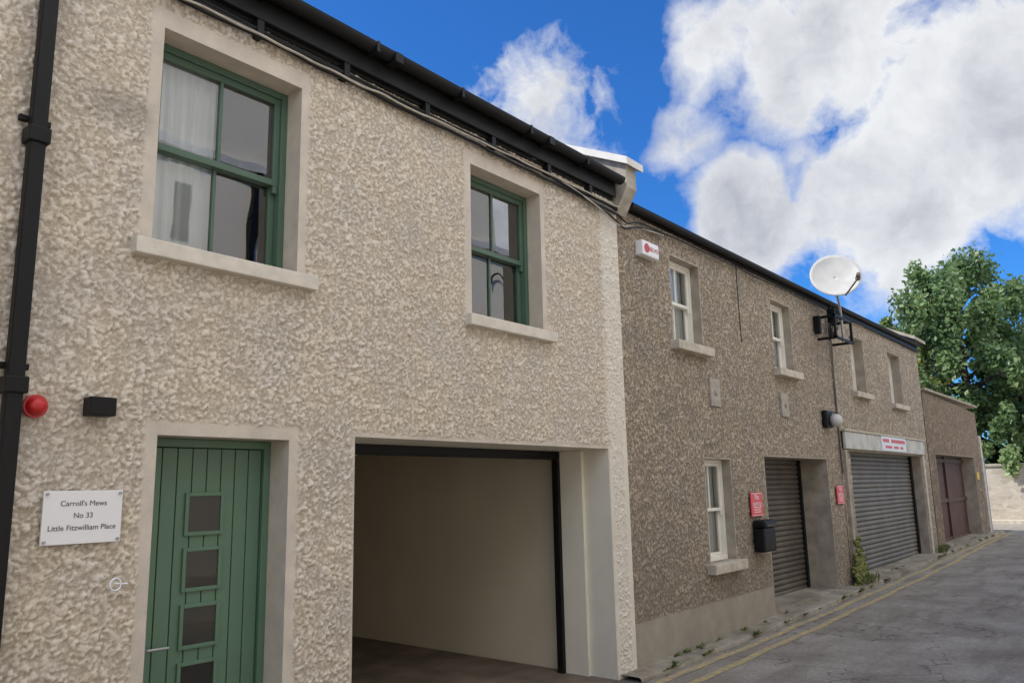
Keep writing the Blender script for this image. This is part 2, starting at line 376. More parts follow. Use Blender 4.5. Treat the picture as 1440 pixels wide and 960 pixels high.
obj('garage_reveal',[(6.65,0,-.05),(6.65,gy,-.05),(6.65,gy,2.12),(6.65,0,2.12),(3.5,0,-.05),(3.5,.62,-.05),(3.5,.62,2.12),(3.5,0,2.12),(6.65,.62,2.12)],[(0,1,2,3),(4,7,6,5),(3,8,6,7)],M['jamb'],A)
box('garage_jamb',6.615,6.70,gy,.60,-.05,2.117,M['jamb'],A,.004)
box('garage_guide',6.565,6.612,.56,.63,-.02,2.115,M['black'],A,.003)
box('garage_guide_left',3.503,3.55,.56,.63,-.02,2.115,M['black'],A,.003)
box('garage_shutter_lath',3.55,6.565,.57,.60,2.05,2.117,M['black'],A,.006)
box('garage_shutter_seal',3.55,6.565,.565,.605,2.035,2.05,M['black'],A,.003)
boxes('garage_roller_box',[(3.5,6.65,.62,.95,2.06,2.40)],M['black'],A,.01)
room('garage_interior',3.2,6.72,.64,6.2,-.02,2.45,M['garagewall'],A)
obj('garage_front_return',[(6.612,.635,-.02),(6.72,.635,-.02),(6.72,.635,2.45),(6.612,.635,2.45)],[(0,1,2,3)],M['garagewall'],A)
obj('garage_floor',[(3.19,0,.0),(6.69,0,.0),(6.73,6.3,.04),(3.19,6.3,.04)],[(0,1,2,3)],M['concrete'],A)
boxes('garage_track',[(4.4,6.3,3.3,3.42,2.18,2.27)],M['jamb'],A,.004)
box('east_return',6.985,7.002,.004,.3,-.05,4.72,M['plaster'],A)
def gutter(name,x0,x1,yc,zt0,zt1,r,mat,parent):
    vs=[];fs=[];n=10
    for j,(x,zt) in enumerate(((x0,zt0),(x1,zt1))):
        for i in range(n+1):
            a=math.pi*i/n; vs.append((x,yc-r*math.cos(a),zt-r*1.05*math.sin(a)))
        for i in range(n+1):
            a=math.pi*(n-i)/n; vs.append((x,yc-(r-.006)*math.cos(a),zt-(r-.006)*1.05*math.sin(a)))
    k=2*n+2
    for i in range(k): fs.append((i,(i+1)%k,k+(i+1)%k,k+i))
    fs+= [tuple(range(k))[::-1],tuple(range(k,2*k))]
    return obj(name,vs,fs,mat,parent)
gutter('gutter',-6,6.9,-.135,4.93,4.93,.062,M['black'],A)
bm=bmesh.new()
for x in np.arange(-5.5,6.9,.9):
    addbox(bm,x-.015,x+.015,-.2,-.07,4.855,4.94,.003)
bm_obj('gutter_brackets',bm,M['black'],A)
for x in(1.9,3.7,5.6): box('gutter_union',x-.04,x+.04,-.205,-.065,4.853,4.932,M['black'],A,.006)
box('fascia',-6,6.9,-.07,-.03,4.745,4.97,M['black'],A,.004)
box('soffit',-6,6.9,-.03,.2,4.722,4.745,M['black'],A)
obj('roof',[(-6,-.12,4.96),(6.95,-.12,4.96),(6.95,4.5,7.18),(-6,4.5,7.18),(-6,9,4.96),(6.95,9,4.96)],[(0,1,2,3),(3,2,5,4)],M['slate'],A)
obj('shell',[(-6,.02,-.1),(-6,9,-.1),(-6,9,4.96),(-6,4.5,7.16),(-6,0.02,4.96),(6.98,.3,-.1),(6.98,9,-.1),(6.98,9,4.96),(6.98,4.5,7.16),(6.98,.3,4.96)],[(0,4,3,2,1),(5,6,7,8,9),(1,2,7,6)],M['plasterB'],A)
def slab(name,x0,x1,pts,mat,parent):
    n=len(pts); vs=[(x0,y,z) for y,z in pts]+[(x1,y,z) for y,z in pts]
    fs=[tuple(range(n))[::-1],tuple(range(n,2*n))]+[(i,(i+1)%n,n+(i+1)%n,n+i) for i in range(n)]
    o=obj(name,vs,fs,mat,parent); bm=bmesh.new(); bm.from_mesh(o.data); bmesh.ops.recalc_face_normals(bm,faces=bm.faces); bm.to_mesh(o.data); bm.free(); return o
slab('party_wall_upstand',6.96,7.16,[(-.02,4.60),(-.17,4.86),(-.17,5.10),(4.5,7.32),(4.5,6.0),(.6,4.6)],M['stonecap'],A)
slab('party_wall_coping',6.90,7.24,[(-.22,5.08),(-.22,5.16),(4.5,7.42),(4.5,7.34)],M['coping'],A)
dp=empty('downpipe'); 
bm=bmesh.new(); addbox(bm,1.365,1.44,-.10,-.025,-.02,4.78,.018)
for z in(2.28,3.52,.9): addbox(bm,1.352,1.453,-.112,-.008,z-.04,z+.04,.008)
for z in(2.36,3.60): addbox(bm,1.33,1.475,-.03,.0,z,z+.03,.004)
bm_obj('pipe',bm,M['black'],dp)
cb=empty('wall_cables')
def wavy(x0,x1,z0,z1,y,a,seed,n=40):
    r=random.Random(seed); pts=[]
    for i in range(n+1):
        t=i/n; x=x0+(x1-x0)*t
        pts.append((x,y+r.uniform(-.008,.004),z0+(z1-z0)*t+a*math.sin(t*9+seed)+r.uniform(-a,a)*.8))
    return pts
tube('cable_1',wavy(-6,6.95,4.70,4.63,-.045,.012,1),.014,M['black'],cb,2)
tube('cable_2',wavy(-6,6.95,4.685,4.61,-.04,.014,2),.013,M['cable'],cb,2)
tube('cable_3',wavy(-6,6.95,4.715,4.65,-.05,.008,3),.015,M['black'],cb,2)
tube('cable_4',wavy(-6,6.95,4.69,4.62,-.065,.016,5,90),.009,M['cablew'],cb,2)
tube('cable_8',wavy(-6,6.95,4.655,4.59,-.05,.014,8,70),.012,M['black'],cb,2)
tube('cable_5',[(6.9,-.03,4.63),(7.1,-.05,4.50),(7.3,-.03,4.58)]+wavy(7.5,20,4.62,4.70,-.02,.01,7),.009,M['black'],cb,2)
tube('cable_6',[(5.3,-.05,4.66),(6.2,-.07,4.60),(6.85,-.07,4.50),(7.05,-.06,4.42),(7.4,-.03,4.57),(8,-.02,4.62)],.010,M['black'],cb,2)
tube('cable_9',[(5.8,-.05,4.66),(6.4,-.08,4.57),(6.8,-.08,4.46),(7.0,-.06,4.44),(7.3,-.03,4.55),(8,-.02,4.60)],.008,M['cablew'],cb,2)
tube('cable_7',[(10.0,-.03,4.66),(9.98,-.03,4.3),(10.0,-.03,3.6)],.007,M['black'],cb,2)
for x in(2.6,3.3,4.1,4.9,5.7,6.4): box('cable_clip',x,x+.05,-.07,.0,4.62,4.74,M['black'],cb,.004)

# ------------------------------------------------------------ house B
B=empty('mews_house.001')
B1=(8.22,8.97,3.40,4.43); B2=(11.31,12.08,3.40,4.43); B3=(8.80,9.52,.86,2.06); BS=(10.62,13.2,-.1,2.12)
yb=.035
rough_wall('pebbledash_wall',6.99,13.9,4.72,[B1,B2,B3,BS],[(7.0,10.62,-.1,.42)],.0105,.0145,31,M['wallB'],B,y0=yb,seed=21)
for h,t in((B1,'winb1'),(B2,'winb2'),(B3,'winb3')):
    reveal(t+'_reveal',*h,yb,.32,M['plasterB'],B)
    sash(t,h[0]+.002,h[1]-.002,h[2]+.002,h[3]-.002,yb+.115,M['white'],B,fr=.04,st=.038,bar=.022,curtain=(h[0],h[1]),cill=.05,glass='glassB',cd=.14)
box('sill_1',8.13,9.06,-.075,.14,3.29,3.398,M['sillB'],B,.01)
box('sill_2',11.22,12.17,-.075,.14,3.29,3.398,M['sillB'],B,.01)
box('sill_3',8.70,9.60,-.075,.14,.745,.858,M['sillB'],B,.01)
for i,(a,c) in enumerate(((9.03,2.70),(11.36,2.70))):
    boxes('vent_plate_%d'%i,[(a,a+.27,-.0,yb,c,c+.34)],M['stonecap'],B,.006)
    bm=bmesh.new(); bmesh.ops.create_cone(bm,cap_ends=True,segments=20,radius1=.035,radius2=.03,depth=.02,matrix=Matrix.Translation((a+.135,-.01,c+.17))@Matrix.Rotation(math.pi/2,4,'X'))
    bm_obj('vent_boss_%d'%i,bm,M['plasterB'],B)
def shutter(name,x0,x1,z0,z1,y,mat,parent,pitch=.078):
    vs=[];fs=[];n=int((z1-z0)/pitch); k=0
    prof=[(0,.0),(.012,.10),(.026,.35),(.026,.65),(.012,.9),(0,.97)]
    for i in range(n+1):
        for (d,t) in prof:
            z=z0+(i+t)*pitch
            vs+=[(x0,y-d,z),(x1,y-d,z)]
            if k: fs.append((2*k-2,2*k-1,2*k+1,2*k))
            k+=1
    return obj(name,vs,fs,mat,parent)
reveal('shutter_reveal',*BS,yb,.62,M['plasterB'],B,False)
shutter('roller_shutter',10.62,13.2,0.1,2.12,.52,M['roller'],B)
boxes('shutter_guides',[(10.62,10.68,.46,.56,.05,2.12),(13.13,13.198,.46,.56,.05,2.12)],M['black'],B,.004)
box('shutter_threshold',10.62,13.2,.03,.7,0,.125,M['foot'],B,.01)
gutter('gutter',7.2,13.95,-.05,4.755,4.80,.052,M['black'],B)
box('fascia',7.17,13.9,-.0,.034,4.70,4.80,M['black'],B)
obj('roof',[(7.1,-.06,4.79),(14,-.06,4.82),(14,4.5,6.9),(7.1,4.5,6.9),(7.1,9,4.8),(14,9,4.8)],[(0,1,2,3),(3,2,5,4)],M['slate'],B)

# ------------------------------------------------------------ house C
C=empty('mews_house.002')
C1=(15.02,15.85,3.36,4.40); C2=(17.6,18.55,3.32,4.40); CG=(14.4,19.45,-.1,2.28)
rough_wall('pebbledash_wall',13.9,20.25,4.72,[C1,C2,CG],[(14.2,19.6,2.28,2.30)],.016,.014,25,M['wallC'],C,y0=.025,seed=31)
for h,t in((C1,'winc1'),(C2,'winc2')):
    reveal(t+'_reveal',*h,.025,.34,M['plasterB'],C)
    sash(t,h[0]+.002,h[1]-.002,h[2]+.002,h[3]-.002,.20,M['white'],C,fr=.04,st=.038,curtain=(h[0],h[1]),glass='glassB',cd=.14)
    box(t+'_sill',h[0]-.1,h[1]+.1,-.075,.14,h[2]-.1,h[2]-.002,M['sillB'],C,.01)
reveal('garage_reveal',*CG,.025,.4,M['plasterB'],C,False)
shutter('garage_shutter',14.4,19.45,.1,2.29,.26,M['roller2'],C,.085)
boxes('garage_guides',[(14.4,14.5,.2,.3,.1,2.28),(19.33,19.448,.2,.3,.1,2.28)],M['black'],C,.004)
box('garage_threshold',14.4,19.45,.03,.5,0,.17,M['foot'],C,.01)
box('pier_cladding',19.47,19.62,-.03,.024,.1,2.30,M['sillB'],C,.006)
boxes('pier_west',[(13.98,14.1,-.035,.024,.1,2.29)],M['plasterB'],C,.008)
gutter('gutter',13.95,20.3,-.05,4.80,4.86,.05,M['black'],C)
box('fascia',13.95,20.25,-.01,.024,4.70,4.84,M['black'],C)
obj('roof',[(13.95,-.06,4.83),(20.3,-.06,4.88),(20.3,4.5,6.95),(13.95,4.5,6.95),(13.95,9,4.8),(20.3,9,4.8)],[(0,1,2,3),(3,2,5,4)],M['slate'],C)
slab('gable_coping',19.4,20.42,[(-.16,4.88),(-.16,4.95),(4.5,7.18),(4.5,7.1)],M['stonecap'],C)
slab('gable_wall',20.22,20.30,[(.04,0),(.04,4.8),(4.5,7.08),(9,4.8),(9,0)],M['wallD'],C)
obj('shell',[(6.98,9,-.1),(20.3,9,-.1),(20.3,9,4.9),(6.98,9,4.9)],[(0,1,2,3)],M['plasterB'],C)
gb=empty('garage_sign_board')
box('board',13.98,19.62,-.055,-.01,2.31,2.60,M['boardgrey'],gb,.008)
box('board_trim',13.95,19.65,-.075,.02,2.605,2.64,M['sillB'],gb,.004)
box('notice_panel',16.15,17.95,-.066,-.058,2.33,2.60,M['signwhite'],gb)
boxes('notice_lettering',[(16.25+i*.15,16.36+i*.15,-.071,-.067,2.49,2.555) for i in range(11) if i not in(3,)]+[(16.4+i*.12,16.49+i*.12,-.071,-.067,2.38,2.425) for i in range(11) if i not in(4,8)],M['signred'],gb)

# ------------------------------------------------------------ D low garage
Dd=empty('garage_outbuilding')
GD=(21.0,25.75,-.1,2.36)
rough_wall('rendered_wall',20.30,26.8,3.82,[GD],[],.035,.014,13,M['wallD'],Dd,y0=.02,seed=41,ztop2=3.66)
reveal('gate_reveal',*GD,.02,.5,M['plasterB'],Dd,False)
gl=[(21.0+i*.16,21.0+i*.16+.145,.34,.38,.15,2.36) for i in range(30)]
gl+=[(21.0,25.75,.30,.34,z,z+.09) for z in(.25,1.2,2.2)]+[(23.3,23.42,.29,.34,.15,2.36)]
boxes('gate_leaves',gl,M['brown'],Dd)
box('gate_backing',21.0,25.75,.38,.42,.1,2.36,M['brown'],Dd)
slab('top_coping_a',20.3,26.85,[(-.06,3.82),(-.06,3.87),(.3,3.87),(.3,3.82)],M['plasterB'],Dd)
obj('shell',[(26.8,.02,-.1),(26.8,8,-.1),(26.8,8,3.66),(26.8,.02,3.66),(20.3,.02,3.82),(20.3,8,3.82)],[(0,1,2,3),(3,2,5,4)],M['wallD'],Dd)
box('gate_plate',25.85,26.15,-.005,.018,1.75,1.95,M['yellowtiny'],Dd)
box('corner_pier',26.62,26.86,-.05,.10,.1,3.0,M['sillB'],Dd,.01)
bpst=empty('blue_post'); boxes('post',[(27.05,27.2,-.02,.12,.15,2.3),(27.02,27.23,-.04,.14,2.3,2.36)],M['blue'],bpst,.01)

# ------------------------------------------------------------ small objects on A
al=empty('alarm_siren')
bm=bmesh.new(); bmesh.ops.create_cone(bm,cap_ends=True,segments=32,radius1=.055,radius2=.055,depth=.03,matrix=Matrix.Translation((1.515,-.024,2.19))@Matrix.Rotation(math.pi/2,4,'X'))
bm_obj('siren_base',bm,M['red'],al)
bm=bmesh.new(); bmesh.ops.create_uvsphere(bm,u_segments=32,v_segments=16,radius=.046,matrix=Matrix.Translation((1.515,-.04,2.19))@Matrix.Scale(.95,4,(0,1,0)))
bm_obj('siren_dome',bm,M['red'],al,True)
wl=empty('wall_light'); boxes('light_body',[(1.735,1.865,-.11,-.02,2.155,2.25)],M['black'],wl,.008)
boxes('light_backplate',[(1.76,1.84,-.02,.002,2.165,2.24)],M['black'],wl,.002)
sg=empty('house_name_sign')
box('sign_panel',1.585,1.960,-.034,-.022,1.535,1.790,M['signwhite'],sg,.003)
for (x,z) in((1.60,1.55),(1.945,1.55),(1.60,1.775),(1.945,1.775)):
    bm=bmesh.new(); bmesh.ops.create_cone(bm,cap_ends=True,segments=16,radius1=.0075,radius2=.007,depth=.03,matrix=Matrix.Translation((x,-.030,z))@Matrix.Rotation(math.pi/2,4,'X'))
    bm_obj('standoff',bm,M['steel'],sg)
for i,s in enumerate(("Carroll's Mews","No 33","Little Fitzwilliam Place")):
    text('lettering_%d'%i,s,.036,(1.7725,-.0355,1.728-i*.058),M['ink'],sg)
lc=empty('loose_cable')
tube('loop',[(1.955+.028*math.cos(a),-.024-.004*a/6,1.325+.03*math.sin(a)) for a in np.linspace(0,12,30)],.0035,M['curtain'],lc,2)
tube('tail',[(1.95,-.024,1.33),(1.985,-.03,1.325),(2.02,-.022,1.322)],.0035,M['curtain'],lc,2)
# ------------------------------------------------------------ small objects on B
ab=empty('alarm_box')
box('housing',7.42,7.79,-.065,yb,4.245,4.415,M['signwhite'],ab,.02)
bm=bmesh.new(); bmesh.ops.create_cone(bm,cap_ends=True,segments=24,radius1=.052,radius2=.052,depth=.006,matrix=Matrix.Translation((7.51,-.067,4.33))@Matrix.Rotation(math.pi/2,4,'X')); bm_obj('mark',bm,M['red'],ab)
text('mark_lettering','SELVO',.07,(7.665,-.068,4.33),M['red'],ab)
def nopark(nm,x0,x1,z0,z1):
    e=empty(nm); cx=(x0+x1)/2; w=x1-x0
    box('plate',x0,x1,-.004,.012,z0,z1,M['signred'],e,.003)
    text('lettering_no','No',w*.30,(cx,-.006,z1-w*.16),M['signwhite'],e)
    text('lettering_parking','parking',w*.24,(cx,-.006,z1-w*.38),M['signwhite'],e)
    t=.006
    boxes('sign_rule',[(x0+.01,x1-.01,-.007,-.005,z0+.01,z0+.01+t),(x0+.01,x1-.01,-.007,-.005,z1-.01-t,z1-.01)]+[(x0+w*.2,x1-w*.2,-.007,-.005,z0+(z1-z0)*f,z0+(z1-z0)*f+.01) for f in(.16,.26,.36)],M['signwhite'],e)
nopark('no_parking_sign',9.99,10.36,1.345,1.645)
nopark('no_parking_sign.001',13.45,13.80,1.41,1.70)
pb=empty('post_box')
bm=bmesh.new(); addbox(bm,10.03,10.42,-.13,.02,.90,1.20,.03); addbox(bm,10.02,10.43,-.15,.02,1.20,1.30,.04)
bm_obj('box_body',bm,M['black'],pb); box('slot_flap',10.08,10.37,-.155,-.148,1.215,1.25,M['oppd'],pb)
bl=empty('bulkhead_lamp')
box('lamp_back',13.12,13.42,-.06,.03,2.62,2.90,M['black'],bl,.03)
bm=bmesh.new(); bmesh.ops.create_uvsphere(bm,u_segments=24,v_segments=14,radius=1,matrix=Matrix.Translation((13.36,-.12,2.74))@Matrix.Diagonal((.15,.10,.105,1))); bm_obj('lamp_globe',bm,M['dish'],bl,True)
tube('lamp_cable',[(13.3,0,2.88),(13.6,0,2.92),(13.85,0,2.9)],.008,M['black'],bl,2)
sd=empty('satellite_dish')
n=36;mr=9;vs=[];fs=[]
ax=Vector((-.80,-.35,.42)).normalized(); c0=Vector((13.05,-.42,5.03))
u=ax.cross(Vector((0,0,1))).normalized(); w_=u.cross(ax).normalized()
for j in range(mr+1):
    r=.39*j/mr
    for i in range(n):
        a=2*math.pi*i/n; p=c0+u*(r*math.cos(a))+w_*(r*1.08*math.sin(a))+ax*(r*r*.55-.04); vs.append(tuple(p))
        if j: fs.append(((j-1)*n+i,(j-1)*n+(i+1)%n,j*n+(i+1)%n,j*n+i))
d=obj('reflector',vs,fs,M['dish'],sd,True); so=d.modifiers.new('t','SOLIDIFY'); so.thickness=.012
low=c0-w_*.40-u*.10; foc=c0+ax*.40-w_*.36-u*.26
tube('feed_arm',[tuple(low),tuple(foc-w_*.03)],.014,M['cable'],sd,poly=True)
bm=bmesh.new(); q=ax.to_track_quat('Z','Y').to_matrix().to_4x4(); bmesh.ops.create_cone(bm,cap_ends=True,segments=16,radius1=.04,radius2=.03,depth=.13,matrix=Matrix.Translation(foc)@q); bm_obj('lnb',bm,M['cable'],sd)
back=c0-ax*.07
tube('mast',[tuple(back),(13.45,-.30,4.85),(13.62,-.28,4.62),(13.64,-.28,4.05)],.02,M['steel'],sd,poly=True)
boxes('wall_bracket',[(13.2,14.1,-.31,-.27,4.42,4.46),(13.2,14.1,-.31,-.27,4.06,4.10),(13.2,13.24,-.31,-.27,4.06,4.46),(14.06,14.1,-.31,-.27,4.06,4.46),(13.25,13.29,-.27,.02,4.42,4.46),(13.25,13.29,-.27,.02,4.06,4.10),(14.0,14.04,-.27,.02,4.42,4.46),(14.0,14.04,-.27,.02,4.06,4.1)],M['black'],sd,.003)
boxes('junction_boxes',[(13.35,13.47,-.26,-.14,4.35,4.58),(13.12,13.2,-.08,.02,4.15,4.45)],M['black'],sd,.01)
for k in range(5):
    tube('dish_cable',[(13.45+.03*k,-.28,4.6-.03*k),(13.25+.1*k,-.22,4.35),(13.5+.08*k,-.1,4.0+.05*k),(13.75+.03*k,-.03,4.3),(13.8,-.02,4.6)],.008,M['black'],sd,2)
tube('drop_cable',[(13.85,-.02,4.6),(13.86,-.0,3.4),(13.85,-.0,2.2),(13.86,-.0,1.9)],.012,M['cable'],sd,2)

# ------------------------------------------------------------ far wall, tree, plants
m,nt,b=newmat('rubble_stone'); v=objvec(nt,(1,1.2,2.1))
vo=N(nt,'ShaderNodeTexVoronoi'); vo.inputs['Scale'].default_value=3.4; nt.links.new(v,vo.inputs['Vector'])
ve=N(nt,'ShaderNodeTexVoronoi',feature='DISTANCE_TO_EDGE'); ve.inputs['Scale'].default_value=3.4; nt.links.new(v,ve.inputs['Vector'])
sp=N(nt,'ShaderNodeSeparateColor'); nt.links.new(vo.outputs['Color'],sp.inputs[0])
c=ramp(nt,sp.outputs[0],[(0,(.38,.33,.26)),(.5,(.46,.41,.33)),(1,(.54,.48,.40))])
c=mix(nt,ramp(nt,ve.outputs[0],[(.01,(1,1,1)),(.05,(0,0,0))]),c,(.50,.45,.37)); nt.links.new(c,b.inputs['Base Color']); b.inputs['Roughness'].default_value=.95; bump(nt,b,noise(nt,v,6,6,.7),.5,.03); M['rubble']=m
sw=empty('stone_wall'); box('wall_body',33.9,34.4,-12,30,.1,2.2,M['rubble'],sw); box('wall_cap',33.84,34.46,-12,30,2.2,2.30,M['stonecap'],sw,.02)
box('footpath_far',32.9,33.89,-12,30,.05,.32,M['sillB'],pv)

def tree(name,base,h,rad,crownz,nclump,leaves,seed,yellow=True):
    r=np.random.default_rng(seed); T=empty(name); bm=bmesh.new()
    def limb(p,q,r0,r1):
        p=Vector(p);q=Vector(q); d=q-p; m_=Matrix.Translation((p+q)/2)@d.to_track_quat('Z','Y').to_matrix().to_4x4()
        bmesh.ops.create_cone(bm,cap_ends=True,segments=10,radius1=r0,radius2=r1,depth=d.length*1.03,matrix=m_)
    bx,by,bz=base; top=Vector((bx+.3,by,bz+h*.8)); mid=Vector((bx+.1,by-.1,bz+h*.3)); m2=Vector((bx,by,bz+h*.55))
    limb(base,mid,.28,.22); limb(mid,m2,.22,.13); limb(m2,top,.13,.04)
    C=[]
    while len(C)<nclump:
        p=r.uniform(-1,1,3); l=np.linalg.norm(p)
        if l>1 or l<.35: continue
        w=1.0-.32*max(0,p[2])-.12*max(0,-p[2])
        k=r.uniform(.85,1.10)
        C.append((bx+p[0]*rad*w*k,by+p[1]*rad*w*k,crownz+p[2]*k*(h+bz-crownz)))
    for k in range(0,nclump,4):
        q=C[k]; s=mid.lerp(top,min(.95,max(0,(q[2]-mid.z)/(top.z-mid.z)*.8))); mm=Vector(s).lerp(Vector(q),.5)+Vector((0,0,.2)); limb(s,mm,.07,.04); limb(mm,q,.04,.012)
    bm_obj('trunk',bm,M['bark'],T,True)
    C=np.array(C); idx=r.integers(0,len(C),leaves); sz=r.uniform(.18,.70,len(C))
    off=r.normal(0,1,(leaves,3)); off/=np.linalg.norm(off,axis=1)[:,None]; off*=(r.random(leaves)**.6)[:,None]*r.uniform(.8,1.35,(leaves,1))
    el=np.ones((len(C),3)); el[:,2]=r.uniform(.8,2.2,len(C))
    P=C[idx]+off*sz[idx][:,None]*el[idx]
    d=off*.5+r.normal(0,.5,(leaves,3))+np.array([0,0,-.2]); d/=np.linalg.norm(d,axis=1)[:,None]
    e=np.cross(d,r.normal(0,1,(leaves,3))); e/=np.linalg.norm(e,axis=1)[:,None]
    s=r.uniform(.07,.14,leaves)[:,None]
    V=np.stack([P-d*s,P+e*s*.6,P+d*s,P-e*s*.6],1).reshape(-1,3)
    F=np.arange(leaves*4,dtype=np.int32)
    me=bpy.data.meshes.new('foliage'); me.vertices.add(len(V)); me.vertices.foreach_set('co',V.ravel()); me.loops.add(len(F)); me.loops.foreach_set('vertex_index',F)
    me.polygons.add(leaves); me.polygons.foreach_set('loop_start',np.arange(0,len(F),4,dtype=np.int32)); me.polygons.foreach_set('loop_total',np.full(leaves,4,dtype=np.int32)); me.update(calc_edges=True)
    cc=r.random(len(C)); tt=cc[idx]*.6+r.random(leaves)*.38
    yl_=np.zeros(leaves)
    if yellow:
        q=np.exp(-(((C[:,1]-(by+rad*.55))/1.1)**2+((C[:,2]-(crownz+.1))/1.6)**2)); yl_=(r.random(leaves)<(q[idx]*.75))*r.uniform(.4,1,leaves)
    a=me.attributes.new('t','FLOAT','POINT'); a.data.foreach_set('value',np.repeat(tt,4).astype(np.float32))
    a=me.attributes.new('yl','FLOAT','POINT'); a.data.foreach_set('value',np.repeat(yl_,4).astype(np.float32))
    me.materials.append(M['leaf']); o=bpy.data.objects.new('foliage',me); COL.objects.link(o); o.parent=T
m,nt,b=newmat('leaf')
at=N(nt,'ShaderNodeAttribute',attribute_name='t'); ay=N(nt,'ShaderNodeAttribute',attribute_name='yl')
c=ramp(nt,at.outputs['Fac'],[(.05,(.075,.13,.05)),(.5,(.165,.26,.095)),(.9,(.30,.40,.17))]); c=mix(nt,ay.outputs['Fac'],c,(.50,.41,.08))
nt.links.new(c,b.inputs['Base Color']); b.inputs['Roughness'].default_value=.38
tr=N(nt,'ShaderNodeBsdfTranslucent'); nt.links.new(c,tr.inputs[0]); mx=N(nt,'ShaderNodeMixShader'); mx.inputs[0].default_value=.4
nt.links.new(b.outputs[0],mx.inputs[1]); nt.links.new(tr.outputs[0],mx.inputs[2]); nt.links.new(mx.outputs[0],nt.nodes['Material Output'].inputs[0]); M['leaf']=m
tree('sycamore_tree',(37.0,1.8,.2),10.9,4.3,5.6,230,90000,3)
tree('sycamore_tree.001',(40.0,-2.6,.2),11.3,4.2,5.6,170,55000,8,False)

def tufts(name,centers,mat,seed,hgt=.12,per=50):
    r=random.Random(seed); vs=[];fs=[]
    for (x,y,z,s) in centers:
        for k in range(int(per*s)):
            a=r.uniform(0,6.28); d=abs(r.gauss(0,.09*s)); px,py=x+d*math.cos(a),y-abs(d*math.sin(a))*.6; hh=hgt*s*r.uniform(.4,1.2); l=r.uniform(-.05,.05); w=.008+.008*r.random()
            i=len(vs); vs+=[(px-w,py,z),(px+w,py+.004,z),(px+l+w*.5,py-r.random()*.05,z+hh*.7),(px+l*1.8,py-.06*r.random(),z+hh)]; fs+=[(i,i+1,i+2),(i,i+2,i+3)]
    return obj(name,vs,fs,mat)
M['weed']=basic('weed_green',(.14,.165,.05),.8,0,.5,20)
ts=[]
for k in range(80):
    x=random.uniform(7.1,26); ts.append((x,-.01 if random.random()<.6 else -.22,gz(x)+.03,random.uniform(.15,.5)))
ts+=[(14.12+random.uniform(-.2,.2),random.uniform(-.10,-.0),gz(14)+.05,random.uniform(.7,1.5)) for _ in range(9)]
ts+=[(20.2+random.uniform(-.4,.4),-.05,gz(20)+.05,1.2) for _ in range(5)]
tufts('wall_base_weeds',ts,M['weed'],5)
M['moss']=basic('moss',(.17,.18,.055),.95,0,.5,30,.8)
bm=bmesh.new(); r=random.Random(9)
for k in range(520):
    s=r.uniform(.02,.045); z=.08+abs(r.gauss(0,.24)); x=14.14+r.gauss(0,.17*(1.2-min(z,1)))
    bmesh.ops.create_icosphere(bm,subdivisions=1,radius=s,matrix=Matrix.Translation((x,-.03-r.random()*.04-max(0,.3-z)*r.random()*.4,z)))
bm_obj('moss',bm,M['moss'],None,True)

# ------------------------------------------------------------ opposite building
O=empty('opposite_building')
boxes('walls',[(-16,26,-14,-7.5,0,7.4),(5.2,9.4,-13,-7.52,7.4,10.4),(12.6,14.4,-13,-7.52,7.4,10.4)],M['opp'],O)
boxes('plinth',[(-16,26,-7.49,-7.43,0,.5)],M['sillB'],O)
ws=[]
for k in range(8):
    x=-11+k*4.7; ws+=[(x,x+1.0,-7.5,-7.46,3.6,5.0),(x+1.6,x+2.5,-7.5,-7.46,.1,2.2)]
ws+=[(8.3,9.0,-7.5,-7.47,6.2,7.3),(12.9,13.5,-7.5,-7.47,5.8,7.3),(14.9,16.2,-7.5,-7.47,5.7,7.2),(6.2,6.5,-7.5,-7.47,5.9,6.9)]
boxes('windows_and_doors',ws,M['oppd'],O); boxes('parapet',[(-16.1,26.1,-7.6,-7.35,7.4,7.55)],M['coping'],O)
boxes('downpipes',[(x,x+.12,-7.48,-7.36,0,7.4) for x in(-3.2,4.9,7.6,11.3,15.5)],M['black'],O)
for k,(x,z,rr) in enumerate(((7.9,6.5,.33),(14.5,6.6,.35))):
    tube('iron_hoop_%d'%k,[(x+rr*math.cos(a),-7.40,z+rr*math.sin(a)) for a in np.linspace(0,3.1,12)],.02,M['black'],O,2)

# ------------------------------------------------------------ sun, sky
az=math.atan2(-.68,.73); el=math.radians(46)
sd_=Vector((math.sin(az)*math.cos(el),math.cos(az)*math.cos(el),math.sin(el)))
sl=bpy.data.lights.new('sun','SUN'); sl.energy=5; sl.angle=math.radians(.5); sl.color=(1,.94,.84)
so=bpy.data.objects.new('sun',sl); COL.objects.link(so); so.rotation_euler=sd_.to_track_quat('Z','Y').to_euler(); so.location=(0,0,30)
W=bpy.data.worlds.new('World'); S.world=W; W.use_nodes=True; nt=W.node_tree; nt.nodes.clear()
out=N(nt,'ShaderNodeOutputWorld'); bg=N(nt,'ShaderNodeBackground'); bg.inputs[1].default_value=.15; nt.links.new(bg.outputs[0],out.inputs[0])
sky=N(nt,'ShaderNodeTexSky',sky_type='NISHITA'); sky.sun_disc=False; sky.sun_elevation=el; sky.sun_rotation=az%(2*math.pi); sky.air_density=1.0; sky.dust_density=.3; sky.ozone_density=2.5
skc=mix(nt,1.0,sky.outputs[0],(.22,.64,1.18),'MULTIPLY')
tc=N(nt,'ShaderNodeTexCoord'); dirv=tc.outputs['Generated']
wn=N(nt,'ShaderNodeTexNoise'); wn.inputs['Scale'].default_value=9; wn.inputs['Detail'].default_value=4; nt.links.new(dirv,wn.inputs['Vector'])
w1=N(nt,'ShaderNodeVectorMath',operation='SUBTRACT'); nt.links.new(wn.outputs['Color'],w1.inputs[0]); w1.inputs[1].default_value=(.5,.5,.5)
